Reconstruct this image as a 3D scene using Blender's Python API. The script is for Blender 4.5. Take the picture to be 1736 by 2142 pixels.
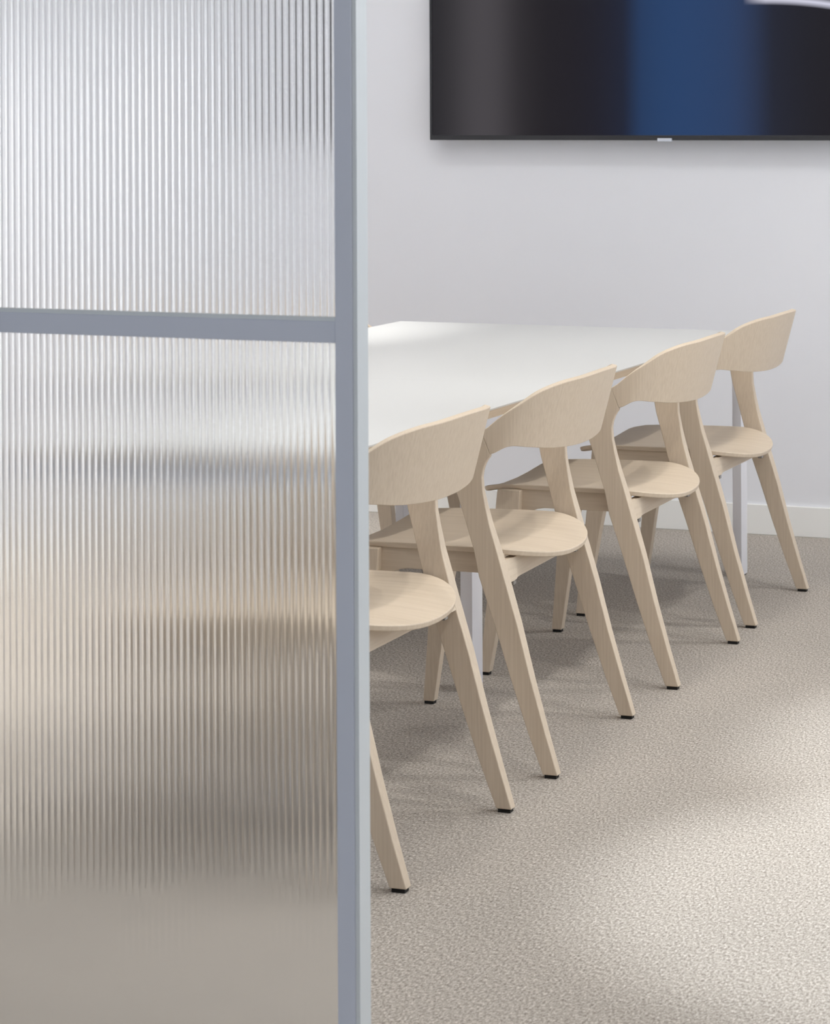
import bpy, bmesh, math, random
from mathutils import Vector, Matrix
random.seed(7)
for o in list(bpy.data.objects): bpy.data.objects.remove(o)
SC = bpy.context.scene
COL = SC.collection
PI = math.pi

# ------------------------------------------------------------------ camera
# room axes: +Y runs along the table to the TV wall, +X to the right, Z up; camera over the origin
F_PX, H_CAM, YAW, ROLL = 5651.5, 1.3287, 0.38906, -0.0044
cam_d = bpy.data.cameras.new('camera'); cam = bpy.data.objects.new('camera', cam_d); COL.objects.link(cam)
cam_d.sensor_fit = 'VERTICAL'; cam_d.sensor_height = 36; cam_d.sensor_width = 36
cam_d.lens = F_PX / 2142 * 36
cam_d.shift_x = 3.8 / 2142; cam_d.shift_y = -(1071 - 216.6) / 2142
cam.location = (0, 0, H_CAM)
cam.rotation_euler = (Matrix.Rotation(YAW, 4, 'Z') @ Matrix.Rotation(PI / 2, 4, 'X') @ Matrix.Rotation(ROLL, 4, 'Z')).to_euler()
cam_d.clip_start = 0.05
cam_d.dof.use_dof = True; cam_d.dof.focus_distance = 5.6; cam_d.dof.aperture_fstop = 14
SC.camera = cam
SC.view_settings.view_transform = 'Standard'; SC.view_settings.look = 'None'
SC.view_settings.gamma = 1; SC.view_settings.use_curve_mapping = False
SC.view_settings.exposure = 0.0
SC.cycles.max_bounces = 9; SC.cycles.diffuse_bounces = 5; SC.cycles.use_adaptive_sampling = True; SC.cycles.adaptive_threshold = 0.04; SC.cycles.transmission_bounces = 8
SC.cycles.caustics_refractive = True; SC.cycles.blur_glossy = 0.5

# ------------------------------------------------------------------ world and lamps
w = bpy.data.worlds.new('world'); SC.world = w; w.use_nodes = True
w.node_tree.nodes['Background'].inputs[0].default_value = (0.9, 0.95, 1, 1)
w.node_tree.nodes['Background'].inputs[1].default_value = 0.3
CEIL = 2.75
P_SPOT, P_SPOT_L, P_WASH, P_PANEL, P_CORR, P_FILL = 44, 165, 2, 0.8, 2.4, 25
P_EDGE = 20
SPOT_X, SPOT_LX = -0.50, -3.7
SPOT_Y = (3.5, 4.75, 5.9, 7.0)
def spot(x, y, power, size=62, rad=0.035, tilt=0.0, col=(1, 0.985, 0.96)):
    d = bpy.data.lights.new('downlight_beam', 'SPOT'); d.energy = power; d.spot_size = math.radians(size)
    d.spot_blend = 0.55; d.shadow_soft_size = rad; d.color = col
    o = bpy.data.objects.new('downlight_beam', d); COL.objects.link(o); o.location = (x, y, CEIL - 0.03); o.rotation_euler = (0, tilt, 0)
def panel(x, y, sx, sy, power, col=(0.95, 0.975, 1), spread=180, tilt=0.0):
    d = bpy.data.lights.new('ceiling_panel_glow', 'AREA'); d.shape = 'RECTANGLE'; d.size = sx; d.size_y = sy
    d.energy = power; d.color = col; d.spread = math.radians(spread)
    o = bpy.data.objects.new('ceiling_panel_glow', d); COL.objects.link(o); o.location = (x, y, CEIL - 0.03); o.rotation_euler = (0, tilt, 0)
for y in SPOT_Y:
    spot(SPOT_X, y, P_SPOT, 78, 0.03, 0.42)
    spot(SPOT_LX, y, P_SPOT_L, 54)
    spot(-1.78, y - .25, P_EDGE, 84, 0.03)
PANELS = [(-0.35, 3.4, 0.16, 1.5, P_WASH), (-0.35, 6.3, 0.16, 1.5, P_WASH),  # unseen panels added for soft ambient fill
          (-2.54, 4.9, 0.6, 1.2, P_PANEL), (-2.54, 6.6, 0.6, 1.2, P_PANEL), (-3.6, 5.2, 0.3, 1.5, P_PANEL * 3)]
for a in PANELS: panel(*a)
panel(-1.2, 0.6, 0.6, 1.2, P_CORR, (0.80, 0.88, 1.0))  # weak corridor panel added to light the partition's camera side
# narrow accent beams that pool on the aisle carpet
# added fill light at the right wall, brightens the chairs' right-facing sides
d = bpy.data.lights.new('side_daylight', 'AREA'); d.shape = 'RECTANGLE'; d.size = 4.0; d.size_y = 1.5; d.energy = 6; d.color = (0.93, 0.97, 1.0)
o = bpy.data.objects.new('side_daylight', d); COL.objects.link(o); o.location = (1.22, 5.6, 1.35); o.rotation_euler = (PI / 2, 0, PI / 2)
# unseen ceiling strip added to brighten the television wall
d = bpy.data.lights.new('wall_washer_glow', 'AREA'); d.shape = 'RECTANGLE'; d.size = 3.6; d.size_y = 0.12; d.energy = 7.2; d.color = (0.96, 0.98, 1)
d.spread = math.radians(130)
o = bpy.data.objects.new('wall_washer_glow', d); COL.objects.link(o); o.location = (-2.2, 6.9, CEIL - 0.05); o.rotation_euler = (math.radians(48), 0, 0)
ACX = -0.72
ACCENT = [(ACX, 3.0, 40), (ACX, 4.5, 230), (ACX, 5.6, 180), (ACX, 6.8, 105)]
for x, y, e in ACCENT: spot(x, y, e, 37, 0.03, 0, (0.87, 0.94, 1.0))
# added fill light behind the camera for the walls and the post
d = bpy.data.lights.new('window_daylight', 'AREA'); d.shape = 'RECTANGLE'; d.size = 0.44; d.size_y = 1.6; d.energy = P_FILL; d.color = (0.84, 0.91, 1.0)
o = bpy.data.objects.new('window_daylight', d); COL.objects.link(o); o.location = (-2.4, -1.54, 0.9); o.rotation_euler = (PI / 2, 0, 0)

# ------------------------------------------------------------------ materials
def mat(name, col, rough=0.5, spec=0.5, metal=0.0):
    m = bpy.data.materials.new(name); m.use_nodes = True
    b = m.node_tree.nodes['Principled BSDF']
    b.inputs['Base Color'].default_value = (*col, 1); b.inputs['Roughness'].default_value = rough
    b.inputs['Specular IOR Level'].default_value = spec; b.inputs['Metallic'].default_value = metal
    return m
def N(m, kind, **kw):
    n = m.node_tree.nodes.new(kind)
    for k, v in kw.items(): setattr(n, k, v)
    return n
def LK(m, a, b): m.node_tree.links.new(a, b)
def ramp(m, stops, interp='LINEAR'):
    r = N(m, 'ShaderNodeValToRGB'); cr = r.color_ramp; cr.interpolation = interp
    while len(cr.elements) > 1: cr.elements.remove(cr.elements[-1])
    cr.elements[0].position = stops[0][0]; cr.elements[0].color = (*stops[0][1], 1)
    for p, c in stops[1:]:
        e = cr.elements.new(p); e.color = (*c, 1)
    return r
def bump(m, src, strength, dist):
    bp = N(m, 'ShaderNodeBump'); bp.inputs['Strength'].default_value = strength; bp.inputs['Distance'].default_value = dist
    LK(m, src, bp.inputs['Height']); LK(m, bp.outputs[0], m.node_tree.nodes['Principled BSDF'].inputs['Normal'])

def wood(name, scale, tint=1.0):
    """pale ash, grain along the axis whose scale is small"""
    m = mat(name, (0.7, 0.57, 0.42), 0.48, 0.35)
    tc = N(m, 'ShaderNodeTexCoord'); mp = N(m, 'ShaderNodeMapping'); mp.inputs['Scale'].default_value = scale
    LK(m, tc.outputs['Object'], mp.inputs[0])
    n1 = N(m, 'ShaderNodeTexNoise'); n1.inputs['Scale'].default_value = 1; n1.inputs['Detail'].default_value = 5; n1.inputs['Roughness'].default_value = 0.6
    LK(m, mp.outputs[0], n1.inputs['Vector'])
    base = [(0.25, (0.555, 0.452, 0.34)), (0.5, (0.615, 0.508, 0.388)), (0.75, (0.655, 0.55, 0.43))]
    r = ramp(m, [(p, tuple(c * tint for c in cc)) for p, cc in base])
    LK(m, n1.outputs['Fac'], r.inputs[0])
    LK(m, r.outputs[0], m.node_tree.nodes['Principled BSDF'].inputs['Base Color'])
    bump(m, n1.outputs['Fac'], 0.12, 0.0006)
    return m
W_Z = wood('ash_grain_upright', (260, 260, 5))
W_X = wood('ash_grain_across', (6, 190, 190), 0.97)
W_Y = wood('ash_grain_lengthwise', (190, 6, 190))
W_SEAT = wood('ash_seat_veneer', (150, 4, 60))
W_EDGE = wood('table_edge_ash', (160, 5, 160), 0.93)
M_WHITE = mat('white_laminate', (0.63, 0.63, 0.615), 0.42, 0.4)
M_WALL = mat('wall_paint', (0.81, 0.815, 0.85), 0.8, 0.2)
n = N(M_WALL, 'ShaderNodeTexNoise'); n.inputs['Scale'].default_value = 260; bump(M_WALL, n.outputs['Fac'], 0.05, 0.001)
M_BASE = mat('baseboard_paint', (0.88, 0.875, 0.85), 0.5, 0.4)
M_CEIL = mat('ceiling_paint', (0.85, 0.85, 0.85), 0.9, 0.1)
M_LEG = mat('white_powder_coat', (0.74, 0.73, 0.76), 0.4, 0.4)
M_FRAME = mat('grey_blue_powder_coat', (0.60, 0.64, 0.735), 0.45, 0.4)
M_BEAD = mat('grey_glazing_bead', (0.68, 0.72, 0.74), 0.4, 0.4)
M_BLACK = mat('black_rubber', (0.012, 0.011, 0.01), 0.6, 0.3)
M_BEZEL = mat('charcoal_bezel', (0.028, 0.028, 0.032), 0.4, 0.4)
M_SILVER = mat('brushed_silver', (0.62, 0.65, 0.72), 0.35, 0.5, 0.3)
M_CLEAR = mat('smoky_clear_plastic', (0.35, 0.33, 0.31), 0.15, 0.6)
M_CLEAR.node_tree.nodes['Principled BSDF'].inputs['Transmission Weight'].default_value = 0.5
M_LAMP = mat('lamp_diffuser', (0.9, 0.9, 0.9), 0.5)
b = M_LAMP.node_tree.nodes['Principled BSDF']; b.inputs['Emission Color'].default_value = (1, 0.97, 0.92, 1); b.inputs['Emission Strength'].default_value = 3

# fluted glass
M_GLASS = bpy.data.materials.new('fluted_glass'); M_GLASS.use_nodes = True
nt = M_GLASS.node_tree; nt.nodes.remove(nt.nodes['Principled BSDF'])
g = nt.nodes.new('ShaderNodeBsdfGlass'); g.inputs['IOR'].default_value = 1.5; g.inputs["Roughness"].default_value = 0.12
g.inputs['Color'].default_value = (0.995, 1, 1, 1)
nt.links.new(g.outputs[0], nt.nodes['Material Output'].inputs['Surface'])

# loop pile carpet
M_CARPET = mat('loop_pile_carpet', (0.4, 0.36, 0.31), 0.95, 0.1)
tc = N(M_CARPET, 'ShaderNodeTexCoord'); mp = N(M_CARPET, 'ShaderNodeMapping')
mp.inputs['Scale'].default_value = (235, 108, 1); mp.inputs['Rotation'].default_value = (0, 0, 0.12)
LK(M_CARPET, tc.outputs['Object'], mp.inputs[0])
n1 = N(M_CARPET, 'ShaderNodeTexNoise'); n1.inputs['Scale'].default_value = 1.0; n1.inputs['Detail'].default_value = 5; n1.inputs['Roughness'].default_value = 0.78
LK(M_CARPET, mp.outputs[0], n1.inputs['Vector'])
n2 = N(M_CARPET, 'ShaderNodeTexNoise'); n2.inputs['Scale'].default_value = 1.1; n2.inputs['Detail'].default_value = 4
LK(M_CARPET, tc.outputs['Object'], n2.inputs['Vector'])
r = ramp(M_CARPET, [(0.32, (0.12, 0.102, 0.084)), (0.44, (0.34, 0.303, 0.262)), (0.56, (0.52, 0.472, 0.418)), (0.68, (0.84, 0.79, 0.73))])
LK(M_CARPET, n1.outputs['Fac'], r.inputs[0])
r2 = ramp(M_CARPET, [(0.35, (0.94, 0.94, 0.94)), (0.65, (1.04, 1.035, 1.03))]); LK(M_CARPET, n2.outputs['Fac'], r2.inputs[0])
mx = N(M_CARPET, 'ShaderNodeMix', data_type='RGBA', blend_type='MULTIPLY'); mx.inputs[0].default_value = 1
LK(M_CARPET, r.outputs[0], mx.inputs[6]); LK(M_CARPET, r2.outputs[0], mx.inputs[7])
LK(M_CARPET, mx.outputs[2], M_CARPET.node_tree.nodes['Principled BSDF'].inputs['Base Color'])
bump(M_CARPET, n1.outputs['Fac'], 0.6, 0.004)

# TV screen: dark field, soft grey band, broad blue band, bright arc (emissive, local x across, z up)
M_SCREEN = bpy.data.materials.new('lit_screen'); M_SCREEN.use_nodes = True
b = M_SCREEN.node_tree.nodes['Principled BSDF']; b.inputs['Base Color'].default_value = (0.004, 0.004, 0.005, 1)
b.inputs['Roughness'].default_value = 0.3; b.inputs['Specular IOR Level'].default_value = 0.06
tc = N(M_SCREEN, 'ShaderNodeTexCoord'); sx = N(M_SCREEN, 'ShaderNodeSeparateXYZ'); LK(M_SCREEN, tc.outputs['Object'], sx.inputs[0])
mr = N(M_SCREEN, 'ShaderNodeMapRange'); mr.inputs['From Min'].default_value = -0.8; mr.inputs['From Max'].default_value = 0.8
LK(M_SCREEN, sx.outputs['X'], mr.inputs['Value'])
D = (0.014, 0.012, 0.015)
def px(x): return (x + 0.8) / 1.6
r = ramp(M_SCREEN, [(px(-0.79), (0.022, 0.020, 0.023)), (px(-0.72), (0.030, 0.028, 0.031)), (px(-0.64), (0.068, 0.062, 0.068)), (px(-0.56), (0.066, 0.06, 0.066)), (px(-0.485), (0.026, 0.023, 0.026)),
                    (px(-0.38), D), (px(-0.135), (0.013, 0.012, 0.019)), (px(-0.075), (0.019, 0.048, 0.125)), (px(0.05), (0.021, 0.056, 0.15)), (px(0.20), (0.025, 0.052, 0.13)),
                    (px(0.27), (0.026, 0.043, 0.098)), (px(0.345), (0.016, 0.016, 0.022)), (px(0.6), D)], 'B_SPLINE')
LK(M_SCREEN, mr.outputs[0], r.inputs[0])
# arc: height curve z = a - k*(x-x0)^2
def MA(op, a, bb, clamp=False):
    q = N(M_SCREEN, 'ShaderNodeMath', operation=op); q.use_clamp = clamp
    for i, v in enumerate((a, bb)):
        if isinstance(v, (int, float)): q.inputs[i].default_value = v
        else: LK(M_SCREEN, v, q.inputs[i])
    return q.outputs[0]
dx = MA('SUBTRACT', sx.outputs['X'], 0.30)
curve = MA('SUBTRACT', 0.430, MA('MULTIPLY', MA('MULTIPLY', dx, dx), 0.38))
dist = MA('SUBTRACT', sx.outputs['Z'], curve)
band = MA('SUBTRACT', 1.0, MA('ABSOLUTE', MA('MULTIPLY', dist, 60), 0), True)
on = MA('MULTIPLY', MA('SUBTRACT', sx.outputs['X'], 0.25), 14, True)
band = MA('MULTIPLY', MA('MULTIPLY', band, on), 0.95)
m2 = N(M_SCREEN, 'ShaderNodeMix', data_type='RGBA'); LK(M_SCREEN, band, m2.inputs[0]); LK(M_SCREEN, r.outputs[0], m2.inputs[6]); m2.inputs[7].default_value = (0.72, 0.72, 0.86, 1)
LK(M_SCREEN, m2.outputs[2], b.inputs['Emission Color']); b.inputs['Emission Strength'].default_value = 0.95

# ------------------------------------------------------------------ helpers
def link_mesh(name, verts, faces, m, parent=None, smooth=False, bevel=0, angle=35, loc=(0, 0, 0)):
    me = bpy.data.meshes.new(name); me.from_pydata([tuple(v) for v in verts], [], faces)
    bm = bmesh.new(); bm.from_mesh(me); bmesh.ops.recalc_face_normals(bm, faces=bm.faces); bm.to_mesh(me); bm.free()
    o = bpy.data.objects.new(name, me); COL.objects.link(o)
    if m: me.materials.append(m)
    if smooth or bevel:
        me.polygons.foreach_set('use_smooth', [True] * len(me.polygons))
        me.set_sharp_from_angle(angle=math.radians(angle))
    if bevel:
        md = o.modifiers.new('bevel', 'BEVEL'); md.width = bevel; md.segments = 2; md.limit_method = 'ANGLE'; md.angle_limit = math.radians(40)
        md.harden_normals = True
    o.location = loc
    if parent: o.parent = parent
    return o
def box_vf(x0, x1, y0, y1, z0, z1):
    v = [(x, y, z) for z in (z0, z1) for y in (y0, y1) for x in (x0, x1)]
    f = [(0, 2, 3, 1), (4, 5, 7, 6), (0, 1, 5, 4), (2, 6, 7, 3), (0, 4, 6, 2), (1, 3, 7, 5)]
    return v, f
def box(name, x0, x1, y0, y1, z0, z1, m, parent=None, bevel=0):
    v, f = box_vf(x0, x1, y0, y1, z0, z1)
    return link_mesh(name, v, f, m, parent, bevel=bevel)
def struct(o, **kw):
    o['kind'] = 'structure'
    for k, v in kw.items(): o[k] = v
    return o
def thing(name, label, cat, loc=(0, 0, 0), rz=0, group=None):
    o = bpy.data.objects.new(name, None); COL.objects.link(o); o.location = loc; o.rotation_euler = (0, 0, rz)
    o.empty_display_size = 0.1
    o['label'] = label; o['category'] = cat
    if group: o['group'] = group
    return o
def prism(name, pts, axis, a0, a1, m, parent=None, bevel=0):
    """extrude a 2-D outline; axis 'x': pts are (y,z); axis 'z': pts are (x,y)"""
    n = len(pts)
    mk = (lambda p, a: (a, p[0], p[1])) if axis == 'x' else (lambda p, a: (p[0], p[1], a))
    v = [mk(p, a0) for p in pts] + [mk(p, a1) for p in pts]
    f = [tuple(range(n)), tuple(range(2 * n - 1, n - 1, -1))] + [(i, (i + 1) % n, n + (i + 1) % n, n + i) for i in range(n)]
    return link_mesh(name, v, f, m, parent, bevel=bevel)
def copy_tree(o, parent=None):
    c = o.copy(); COL.objects.link(c); c.parent = parent
    for ch in list(o.children): copy_tree(ch, c)
    return c

# ------------------------------------------------------------------ room shell
XL, XR, YB, YF = -4.2, 1.3, 8.0935, -1.6
struct(box('floor', XL, XR, YF, YB, -0.1, 0, M_CARPET), label='beige grey loop pile carpet')
struct(box('ceiling', XL, XR, YF, YB, CEIL, CEIL + 0.1, M_CEIL))
struct(box('wall_back', XL - 0.1, XR + 0.1, YB, YB + 0.1, -0.1, CEIL + 0.1, M_WALL))
struct(box('wall_left', XL - 0.1, XL, YF, YB, -0.1, CEIL + 0.1, M_WALL))
struct(box('wall_right', XR, XR + 0.1, YF, YB, -0.1, CEIL + 0.1, M_WALL))
struct(box('wall_front', XL - 0.1, XR + 0.1, YF - 0.1, YF, -0.1, CEIL + 0.1, M_WALL))
for nm, a in (('baseboard_back', (XL + .012, XR - .012, YB - 0.012, YB)), ('baseboard_left', (XL, XL + 0.012, YF, YB)), ('baseboard_right', (XR - 0.012, XR, YF, YB))):
    struct(box(nm, *a, 0, 0.092, M_BASE, bevel=0.002))

# added frame and glowing pane around the rear fill light
wf = []; wv = []
for a in ((-2.69, -2.63, .03, 1.78), (-2.17, -2.11, .03, 1.78), (-2.63, -2.17, .03, .09), (-2.63, -2.17, 1.72, 1.78)):
    v_, f_ = box_vf(a[0], a[1], YF, YF + .05, a[2], a[3]); wf += [tuple(i + len(wv) for i in q) for q in f_]; wv += v_
fill_frame = struct(link_mesh('window_1', wv, wf, M_CEIL))
M_FILL = mat('daylit_frosted_pane', (0.8, 0.85, 0.9), 0.6)  # glowing pane shared by both added fill frames
b = M_FILL.node_tree.nodes['Principled BSDF']; b.inputs['Emission Color'].default_value = (0.84, 0.91, 1, 1); b.inputs['Emission Strength'].default_value = 2
box('pane', -2.63, -2.17, YF + .005, YF + .02, .09, 1.72, M_FILL, fill_frame)

wf = []; wv = []  # added frame and glowing panes around the side fill light
for a in ((3.54, 3.6, .54, 2.16), (7.6, 7.66, .54, 2.16), (3.6, 7.6, .54, .6), (3.6, 7.6, 2.1, 2.16), (5.57, 5.63, .6, 2.1)):
    v_, f_ = box_vf(XR - .05, XR, a[0], a[1], a[2], a[3]); wf += [tuple(i + len(wv) for i in q) for q in f_]; wv += v_
fill_frame = struct(link_mesh('window_2', wv, wf, M_CEIL))
box('pane', XR - .02, XR - .005, 3.6, 5.57, .6, 2.1, M_FILL, fill_frame); box('pane', XR - .02, XR - .005, 5.63, 7.6, .6, 2.1, M_FILL, fill_frame)

# ceiling lamps (above the frame)
lamp0 = None
for x, rowname, ys in ((SPOT_X, 'right aisle', SPOT_Y), (SPOT_LX, 'left aisle', SPOT_Y), (-1.78, 'edge of the tables', [y - .25 for y in SPOT_Y]), (ACX, 'open side aisle', [a[1] for a in ACCENT])):
    for y in ys:
        if lamp0 is None:
            t = thing('recessed_downlight', '', 'ceiling light', (x, y, CEIL))
            v = []; f = []; K = 24
            for (rr, zz) in ((0.055, 0), (0.055, -0.006), (0.042, -0.006), (0.042, 0)):
                v += [(rr * math.cos(2 * PI * k / K), rr * math.sin(2 * PI * k / K), zz) for k in range(K)]
            for a in range(3):
                f += [(a * K + k, a * K + (k + 1) % K, (a + 1) * K + (k + 1) % K, (a + 1) * K + k) for k in range(K)]
            link_mesh('trim_ring', v, f, M_CEIL, t, smooth=True)
            v = [(0.041 * math.cos(2 * PI * k / K), 0.041 * math.sin(2 * PI * k / K), zz) for zz in (-0.002, 0) for k in range(K)]
            link_mesh('lens', v, [tuple(range(K)), tuple(range(2 * K - 1, K - 1, -1))] + [(k, (k + 1) % K, K + (k + 1) % K, K + k) for k in range(K)], M_LAMP, t)
            lamp0 = t
        else:
            t = copy_tree(lamp0); t.location = (x, y, CEIL)
        k = sorted(ys, reverse=True).index(y)
        t['label'] = 'small round downlight above the ' + rowname + ', ' + ('nearest', 'second', 'third', 'fourth')[k] + ' from the television wall'
        t['group'] = 'downlights above the ' + rowname
for i, (x, y, sx_, sy_, _) in enumerate(PANELS + [(-1.2, 0.6, 0.6, 1.2, 0)]):  # housings for the added fill panels
    t = thing('ceiling_panel', ['slim ceiling light panel above the right aisle near the partition', 'slim ceiling light panel above the right aisle near the television wall', 'square-cornered ceiling light panel above the near table', 'square-cornered ceiling light panel above the far table', 'slim ceiling light panel beside the left wall'][i] if i < 5 else 'flat ceiling light panel over the corridor', 'ceiling light', (x, y, CEIL), 0, 'flat ceiling panels over the meeting room' if i < 5 else None)
    box('housing', -sx_ / 2 - .02, sx_ / 2 + .02, -sy_ / 2 - .02, sy_ / 2 + .02, -0.012, 0, M_CEIL, t)
    box('diffuser', -sx_ / 2, sx_ / 2, -sy_ / 2, sy_ / 2, -0.016, -0.012, M_LAMP, t)

t = thing('wall_washer', 'long slim ceiling washer aimed at the television wall', 'ceiling light', (-2.2, 6.9, CEIL))  # housing for the added light on the television wall
box('housing', -1.83, 1.83, -0.08, 0.05, -0.035, 0, M_CEIL, t, bevel=0.002)
# ------------------------------------------------------------------ fluted glass partition
PX, PY, PW = -1.3985, 3.2, 0.0245          # right front corner of the end post
part = thing('glass_partition', 'fluted glass partition in a slim grey-blue metal frame in front of the table', 'partition', (PX, PY, 0))
posts = [0, -0.934, -1.868, -2.8015 + PW]
for xo in posts:
    box('post', xo - PW, xo, 0, 0.024, 0, CEIL, M_FRAME, part, bevel=0.001)
prism('end_strip', [(0, 0.003), (0.006, 0.003), (0.006, 0.038), (0, 0.038)], 'z', 0, CEIL, M_BEAD, part)
ZT0, ZT1 = 1.0185, 1.0465
def flutes(x0, x1, z0, z1, yb, yf, parent):
    """pane with half-round flutes on the camera side"""
    pitch, seg, h = 0.0099, 10, 0.00078
    nfl = int(round((x1 - x0) / pitch)); pitch = (x1 - x0) / nfl
    R = (pitch * pitch / 4 + h * h) / (2 * h)
    prof = []
    for i in range(nfl):
        for s in range(seg):
            u = (s / seg - 0.5) * pitch
            prof.append((x0 + i * pitch + pitch * s / seg, yf - (math.sqrt(R * R - u * u) - (R - h))))
    prof.append((x1, yf))
    n = len(prof)
    v = [(x, y, z0) for x, y in prof] + [(x, y, z1) for x, y in prof] + [(x, yb, z0) for x, y in prof] + [(x, yb, z1) for x, y in prof]
    f = []
    for i in range(n - 1):
        f += [(i, i + 1, n + i + 1, n + i), (2 * n + i + 1, 2 * n + i, 3 * n + i, 3 * n + i + 1), (i, 2 * n + i, 2 * n + i + 1, i + 1), (n + i, n + i + 1, 3 * n + i + 1, 3 * n + i)]
    f += [(0, n, 3 * n, 2 * n), (n - 1, 3 * n - 1, 4 * n - 1, 2 * n - 1)]
    return link_mesh('glass_pane', v, f, M_GLASS, parent, smooth=True, angle=38)
for a, bx in zip(posts[:-1], posts[1:]):
    x0, x1 = bx, a - PW
    box('transom', x0, x1, 0.001, 0.024, ZT0, ZT1, M_FRAME, part, bevel=0.001)
    box('bottom_rail', x0, x1, 0.001, 0.024, 0, 0.045, M_FRAME, part, bevel=0.001)
    box('top_rail', x0, x1, 0.001, 0.024, CEIL - 0.04, CEIL, M_FRAME, part, bevel=0.001)
    for z in (ZT1,):
        box('glazing_bead', x0, x1, 0.004, 0.020, z, z + 0.005, M_BEAD, part)
    flutes(x0 + 0.0005, x1 - 0.0005, 0.045, ZT0, 0.016, 0.0105, part)
    flutes(x0 + 0.0005, x1 - 0.0005, ZT1 + 0.005, CEIL - 0.04, 0.016, 0.0105, part)

# ------------------------------------------------------------------ television
TVX, TVZ, TVW, TVH = -2.4515, 1.2115, 1.566, 0.90
tv = thing('wall_television', 'large flat television with a dark and blue picture mounted on the white wall', 'television', (TVX, YB - 0.06, TVZ))
box('housing', -TVW / 2 + .004, TVW / 2 - .004, 0.006, 0.035, 0.004, TVH - .004, M_BEZEL, tv, bevel=0.003)
box('wall_mount', -0.25, 0.25, 0.035, 0.06, 0.25, 0.65, M_BEZEL, tv)
def ring(name, x0, x1, z0, z1, t, tb, y0, y1, m, parent):
    o_ = [(x0, z0), (x1, z0), (x1, z1), (x0, z1)]; i_ = [(x0 + t, z0 + tb), (x1 - t, z0 + tb), (x1 - t, z1 - t), (x0 + t, z1 - t)]
    v = [(x, y, z) for y in (y0, y1) for (x, z) in o_ + i_]
    f = []
    for k in range(4):
        j = (k + 1) % 4
        f += [(k, j, 4 + j, 4 + k), (8 + k, 12 + k, 12 + j, 8 + j), (k, 8 + k, 8 + j, j), (4 + k, 4 + j, 12 + j, 12 + k)]
    return link_mesh(name, v, f, m, parent, bevel=0.001)
ring('bezel', -TVW / 2, TVW / 2, 0, TVH, 0.008, 0.0155, -0.004, 0.008, M_BEZEL, tv)
box('screen', -TVW / 2 + .008, TVW / 2 - .008, 0.001, 0.005, 0.0155, TVH - .008, M_SCREEN, tv)
o = box('logo_plate', -0.0235, 0.0235, -0.006, 0.006, -0.004, 0.0065, M_SILVER, tv, bevel=0.0015); o['label'] = 'small silver plate on the lower bezel'

# ------------------------------------------------------------------ tables
TX0, TX1, TZ = -3.075, -2.012, 0.684
def table(label, y0, y1, legs, TX0=TX0):
    t = thing('meeting_table', label, 'table', ((TX0 + TX1) / 2, (y0 + y1) / 2, 0), 0, None)
    hw, hl = (TX1 - TX0) / 2, (y1 - y0) / 2
    v1, f1 = box_vf(-hw + .0015, hw - .0015, -hl + .0015, hl - .0015, TZ - 0.0185, TZ - .0036); v2, f2 = box_vf(-hw, hw, -hl, hl, TZ - .0035, TZ)
    link_mesh('tabletop', v1 + v2, f1 + [tuple(i + 8 for i in q) for q in f2], M_WHITE, t, bevel=0.0004)
    # ash edge band around the slab
    o_ = [(-hw, -hl), (hw, -hl), (hw, hl), (-hw, hl)]; e = 0.0015
    i_ = [(-hw + e, -hl + e), (hw - e, -hl + e), (hw - e, hl - e), (-hw + e, hl - e)]
    v = [(x, y, z) for z in (TZ - 0.0195, TZ - 0.0036) for (x, y) in o_ + i_]; f = []
    for k in range(4):
        j = (k + 1) % 4
        f += [(k, j, 8 + j, 8 + k), (4 + k, 12 + k, 12 + j, 4 + j), (k, 4 + k, 4 + j, j), (8 + k, 8 + j, 12 + j, 12 + k)]
    link_mesh('edge_band', v, f, W_EDGE, t)
    for s in (-1, 1):
        box('frame_rail', s * (hw - .17) - .015, s * (hw - .17) + .015, -hl + .015, hl - .045, TZ - 0.0605, TZ - 0.0205, M_LEG, t)
    for yy in (-hl + .012, hl - .052):
        box('crossbar', -hw + .012, hw - .012, yy, yy + .03, TZ - 0.0605, TZ - 0.0205, M_FRAME if yy < 0 else M_LEG, t)
    for (lx, ly, w_, d_) in legs:
        lx -= (TX0 + TX1) / 2; ly -= (y0 + y1) / 2
        box('leg', lx, lx + w_, ly, ly + d_, 0.004, TZ - 0.021, M_LEG, t, bevel=0.0015)
    for (lx, ly, w_, d_) in legs:
        lx -= (TX0 + TX1) / 2; ly -= (y0 + y1) / 2
        box('foot_pad', lx + .003, lx + w_ - .003, ly + .003, ly + d_ - .003, 0, 0.004, M_BLACK, t)
    return t
JY, FY, NY = 5.832, 7.396, 4.50
tf = table('white topped meeting table with ash edges nearest the television wall', JY + .0002, FY,
      [(-2.045, 7.331, 0.0255, 0.060), (TX0 + .007, 7.331, 0.0255, 0.060), (TX0 + .007, JY + .01, 0.0255, 0.060)])
TXN = -2.56
table('narrower white topped meeting table with ash edges, its near end showing through the fluted glass', NY, JY - .0002,
      [(-2.36, NY + .005, 0.0255, 0.060), (TXN + .007, NY + .005, 0.0255, 0.060), (-2.219, 5.680, 0.029, 0.065)], TXN)

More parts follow.
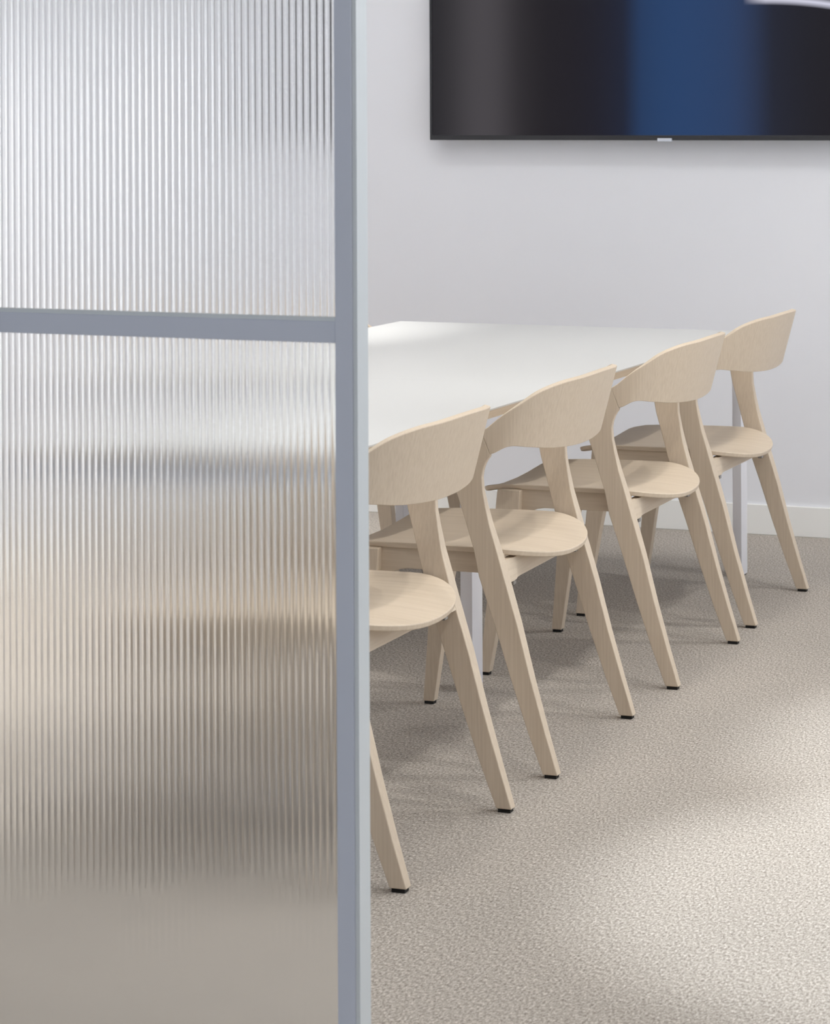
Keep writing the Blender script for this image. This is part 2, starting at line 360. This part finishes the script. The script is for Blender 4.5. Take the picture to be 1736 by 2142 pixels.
# ------------------------------------------------------------------ ash chair (local: y forward, x to its right; origin between the rear feet)
def leg_mesh(name, stations, side, parent, m=W_Z):
    """stations: (y_back,z_back,y_front,z_front,x_outer,thickness)"""
    v = []; f = []
    for (yb, zb, yf, zf, xo, t) in stations:
        v += [(side * xo, yb, zb), (side * xo, yf, zf), (side * (xo - t), yf, zf), (side * (xo - t), yb, zb)]
    n = len(stations)
    for i in range(n - 1):
        for k in range(4):
            j = (k + 1) % 4; f.append((4 * i + k, 4 * i + j, 4 * i + 4 + j, 4 * i + 4 + k))
    f += [(0, 1, 2, 3), (4 * n - 1, 4 * n - 2, 4 * n - 3, 4 * n - 4)]
    return link_mesh(name, v, f, m, parent, bevel=0.0022, angle=30)
BQ = [2.5102, 0.1289, 0.17, 0.7768, 0.7743, 0.7699, 0.7561, 0.7341, 0.7073, 0.6782, 0.6279, 0.6315, 0.6369, 0.6444, 0.6484, 0.633]
def interp(x, xs, ys):
    """monotone-ish smooth interpolation (Catmull-Rom on uneven knots)"""
    for i in range(len(xs) - 1):
        if x <= xs[i + 1] + 1e-9: break
    h = xs[i + 1] - xs[i]; t = (x - xs[i]) / h
    m0 = (ys[i + 1] - ys[i - 1]) / (xs[i + 1] - xs[i - 1]) if i > 0 else (0 if xs[0] == 0 else (ys[1] - ys[0]) / h)
    m1 = (ys[i + 2] - ys[i]) / (xs[i + 2] - xs[i]) if i + 2 < len(xs) else (ys[i + 1] - ys[i]) / h
    return ((2*t**3 - 3*t**2 + 1) * ys[i] + (t**3 - 2*t**2 + t) * h * m0 + (-2*t**3 + 3*t**2) * ys[i+1] + (t**3 - t**2) * h * m1)
def back_point(deg, v):
    s, c = math.sin(math.radians(deg)), abs(math.cos(math.radians(deg)))
    u = abs(deg) / 90
    zt = interp(u, [0, .2, .4, .6, .75, .9, 1], BQ[3:10]); zb = interp(u, [0, .2, .4, .6, .8, 1], BQ[10:16])
    x = 0.287 * math.copysign(abs(s) ** (2 / BQ[0]), s); R = BQ[1] + (BQ[2] - BQ[1]) * v
    y = 0.14 - R * c ** (2 / BQ[0]) - 0.018 * (1 - v) * u ** 6
    return Vector((x, y, zb + (zt - zb) * v))
def make_back(parent):
    NT, NV, TH = 72, 8, 0.0125
    out, inn = [], []
    degs = [-90 + 180 * i / NT for i in range(NT + 1)]
    for d in degs:
        for j in range(NV + 1):
            v = j / NV; P = back_point(d, v)
            d0, d1 = max(-90, d - 1), min(90, d + 1)
            tu = back_point(d1, v) - back_point(d0, v); tv_ = back_point(d, min(1, v + .02)) - back_point(d, max(0, v - .02))
            nrm = tu.cross(tv_).normalized()
            if nrm.dot(Vector((P.x * 0.6, P.y - 0.16, 0))) > 0: nrm = -nrm
            if abs(d) > 88: nrm = Vector((-math.copysign(1, P.x), 0, 0))
            P = P.copy(); out.append(P); inn.append(P + nrm * TH)
    n = NV + 1; base = len(out); v = out + inn; f = []
    for i in range(NT):
        for j in range(NV):
            a = i * n + j
            f.append((a, a + n, a + n + 1, a + 1)); f.append((base + a, base + a + 1, base + a + n + 1, base + a + n))
        f.append((i * n, base + i * n, base + (i + 1) * n, (i + 1) * n))
        f.append((i * n + NV, (i + 1) * n + NV, base + (i + 1) * n + NV, base + i * n + NV))
    for i in (0, NT):
        for j in range(NV):
            a = i * n + j; f.append((a, a + 1, base + a + 1, base + a))
    return link_mesh('backrest', v, f, W_Z, parent, bevel=0.002, angle=50)
def seat_z(x, y):
    z = 0.4255 + 0.0175 * min(1.06, abs(x) / 0.252) ** 2
    if y < 0.17: z -= 0.012 * ((0.17 - y) / 0.14) ** 2
    if y > 0.40: z -= 0.012 * ((y - 0.40) / 0.085) ** 2
    return z
def make_seat(parent):
    pts = []
    for k in range(25):                                   # rear half round
        a = PI + PI * k / 24
        pts.append((0.252 * math.copysign(abs(math.cos(a)) ** 0.84, math.cos(a)), 0.175 + 0.147 * math.sin(a)))
    pts += [(0.2515, 0.23), (0.2475, 0.30), (0.2415, 0.37), (0.2330, 0.43), (0.2240, 0.462), (0.2110, 0.474), (0.175, 0.479)]
    pts += [(0.12, 0.482), (0.05, 0.484), (-0.05, 0.484), (-0.12, 0.482), (-0.175, 0.479), (-0.2110, 0.474), (-0.2240, 0.462), (-0.2330, 0.43), (-0.2415, 0.37), (-0.2475, 0.30), (-0.2515, 0.23)]
    n = len(pts); cx, cy = 0, 0.25; RG = [1, .97, .9, .8, .65, .5, .35, .2, .08]
    v = []; f = []
    for dz in (0, -0.012):
        for rr in RG:
            for (x, y) in pts:
                s_ = rr if dz == 0 else rr * (1 - .012 * (rr == 1))
                X, Y = cx + (x - cx) * s_, cy + (y - cy) * s_
                v.append((X, Y, seat_z(X, Y) + dz))
    m = n * len(RG)
    for L in range(2):
        for i in range(len(RG) - 1):
            for k in range(n):
                a = L * m + i * n + k; b_ = L * m + i * n + (k + 1) % n
                f.append((a, b_, b_ + n, a + n))
        f.append(tuple(L * m + (len(RG) - 1) * n + k for k in range(n)))
    for k in range(n): f.append((k, (k + 1) % n, m + (k + 1) % n, m + k))
    return link_mesh('seat', v, f, W_SEAT, parent, bevel=0.003, angle=40)
def make_chair():
    t = thing('ash_chair', '', 'chair')
    xo = 0.287
    rear = [(-.016, .007, .015, .007, xo - .001, .025), (.009, .09, .046, .09, xo, .028), (.0375, .19, .080, .19, xo, .031), (.066, .30, .115, .30, xo, .034),
            (.0925, .39, .146, .39, xo, .036), (.107, .44, .156, .44, xo, .034), (.122, .49, .171, .49, xo, .028), (.131, .53, .184, .53, xo, .021),
            (.1365, .56, .194, .56, xo, .016), (.138, .587, .201, .595, xo, .0135), (.1355, .602, .2025, .618, xo, .0128), (.1310, .614, .197, .636, xo, .0125), (.1270, .6215, .184, .6535, xo, .0125), (.1205, .6300, .139, .6785, xo, .0125)]
    front = [(.4385, .007, .464, .007, .283, .026), (.424, .09, .4555, .09, .278, .027), (.398, .24, .441, .24, .269, .029), (.376, .355, .4315, .355, .262, .031),
             (.3725, .390, .430, .390, .2585, .031), (.371, .4290, .4265, .4290, .2565, .031)]
    for s in (-1, 1):
        L = leg_mesh('leg', rear, s, t); box('glide', *sorted((s * (xo - .004), s * (xo - .023))), -.012, .012, 0, .0072, M_BLACK, L)
        L = leg_mesh('leg', front, s, t); box('glide', *sorted((s * .280, s * .261)), .441, .462, 0, .0072, M_BLACK, L)
        arch = [(.112, .388), (.318, .388), (.334, .3855), (.347, .380), (.358, .371), (.366, .360), (.371, .348), (.385, .340), (.395, .340), (.395, .429), (.112, .429)]
        prism('rail', arch, 'x', *sorted((s * .217, s * .235)), W_Y, t, bevel=.0012)
        box('bumper', *sorted((s * .220, s * .232)), .270, .286, .374, .389, M_CLEAR, t, bevel=.002)
        box('bumper', *sorted((s * .205, s * .222)), .094, .106, .364, .377, M_CLEAR, t, bevel=.002)
    pl = [(-.256, .0895), (-.232, .0885), (-.222, .0895), (-.208, .0915), (-.19, .0955), (-.16, .097)]
    outer = pl + [(-x, y) for x, y in reversed(pl)]
    inner = [(.256, .116), (-.256, .116)]
    bot = outer + inner; top = [(x, max(y, .1025 if abs(x) > .22 else .0985)) for x, y in bot]; nb = len(bot)
    link_mesh('rail', [(x, y, .376) for x, y in bot] + [(x, y, .4185) for x, y in top],
              [tuple(range(nb)), tuple(range(2 * nb - 1, nb - 1, -1))] + [(i, (i + 1) % nb, nb + (i + 1) % nb, nb + i) for i in range(nb)], W_X, t, bevel=.001)
    prism('rail', [(-.254, .400), (.254, .400), (.254, .418), (-.254, .418)], 'z', .385, .4125, W_X, t, bevel=.0015)
    make_back(t); make_seat(t)
    return t
proto = make_chair()
# (x, y, extra turn) of the point between the rear feet; right side of the table faces -X
near = [(-1.7607, 4.4792, -0.0239, 'pale ash chair partly hidden behind the grey-blue partition post'),
        (-1.7805, 5.2975, -0.0346, 'pale ash chair next to the one cut off by the partition post'),
        (-1.7883, 6.1594, -0.0201, 'pale ash chair third from the partition, just before the last one'),
        (-1.8082, 6.9157, -0.0073, 'pale ash chair nearest the white wall, at the far end of the row')]
far = [(-3.305, 7.07, 0.01, 'ash chair facing the row, only its front legs showing under the far table')]
first = True
for rows, base in ((near, PI / 2), (far, -PI / 2)):
    for (x, y, ph, lab) in rows:
        o = proto if first else copy_tree(proto); first = False
        o.location = (x, y, 0); o.rotation_euler = (0, 0, base - ph if base > 0 else base + ph)
        o['label'] = lab; o['group'] = 'ash chairs along the near side of the table' if base > 0 else 'ash chairs across the table'
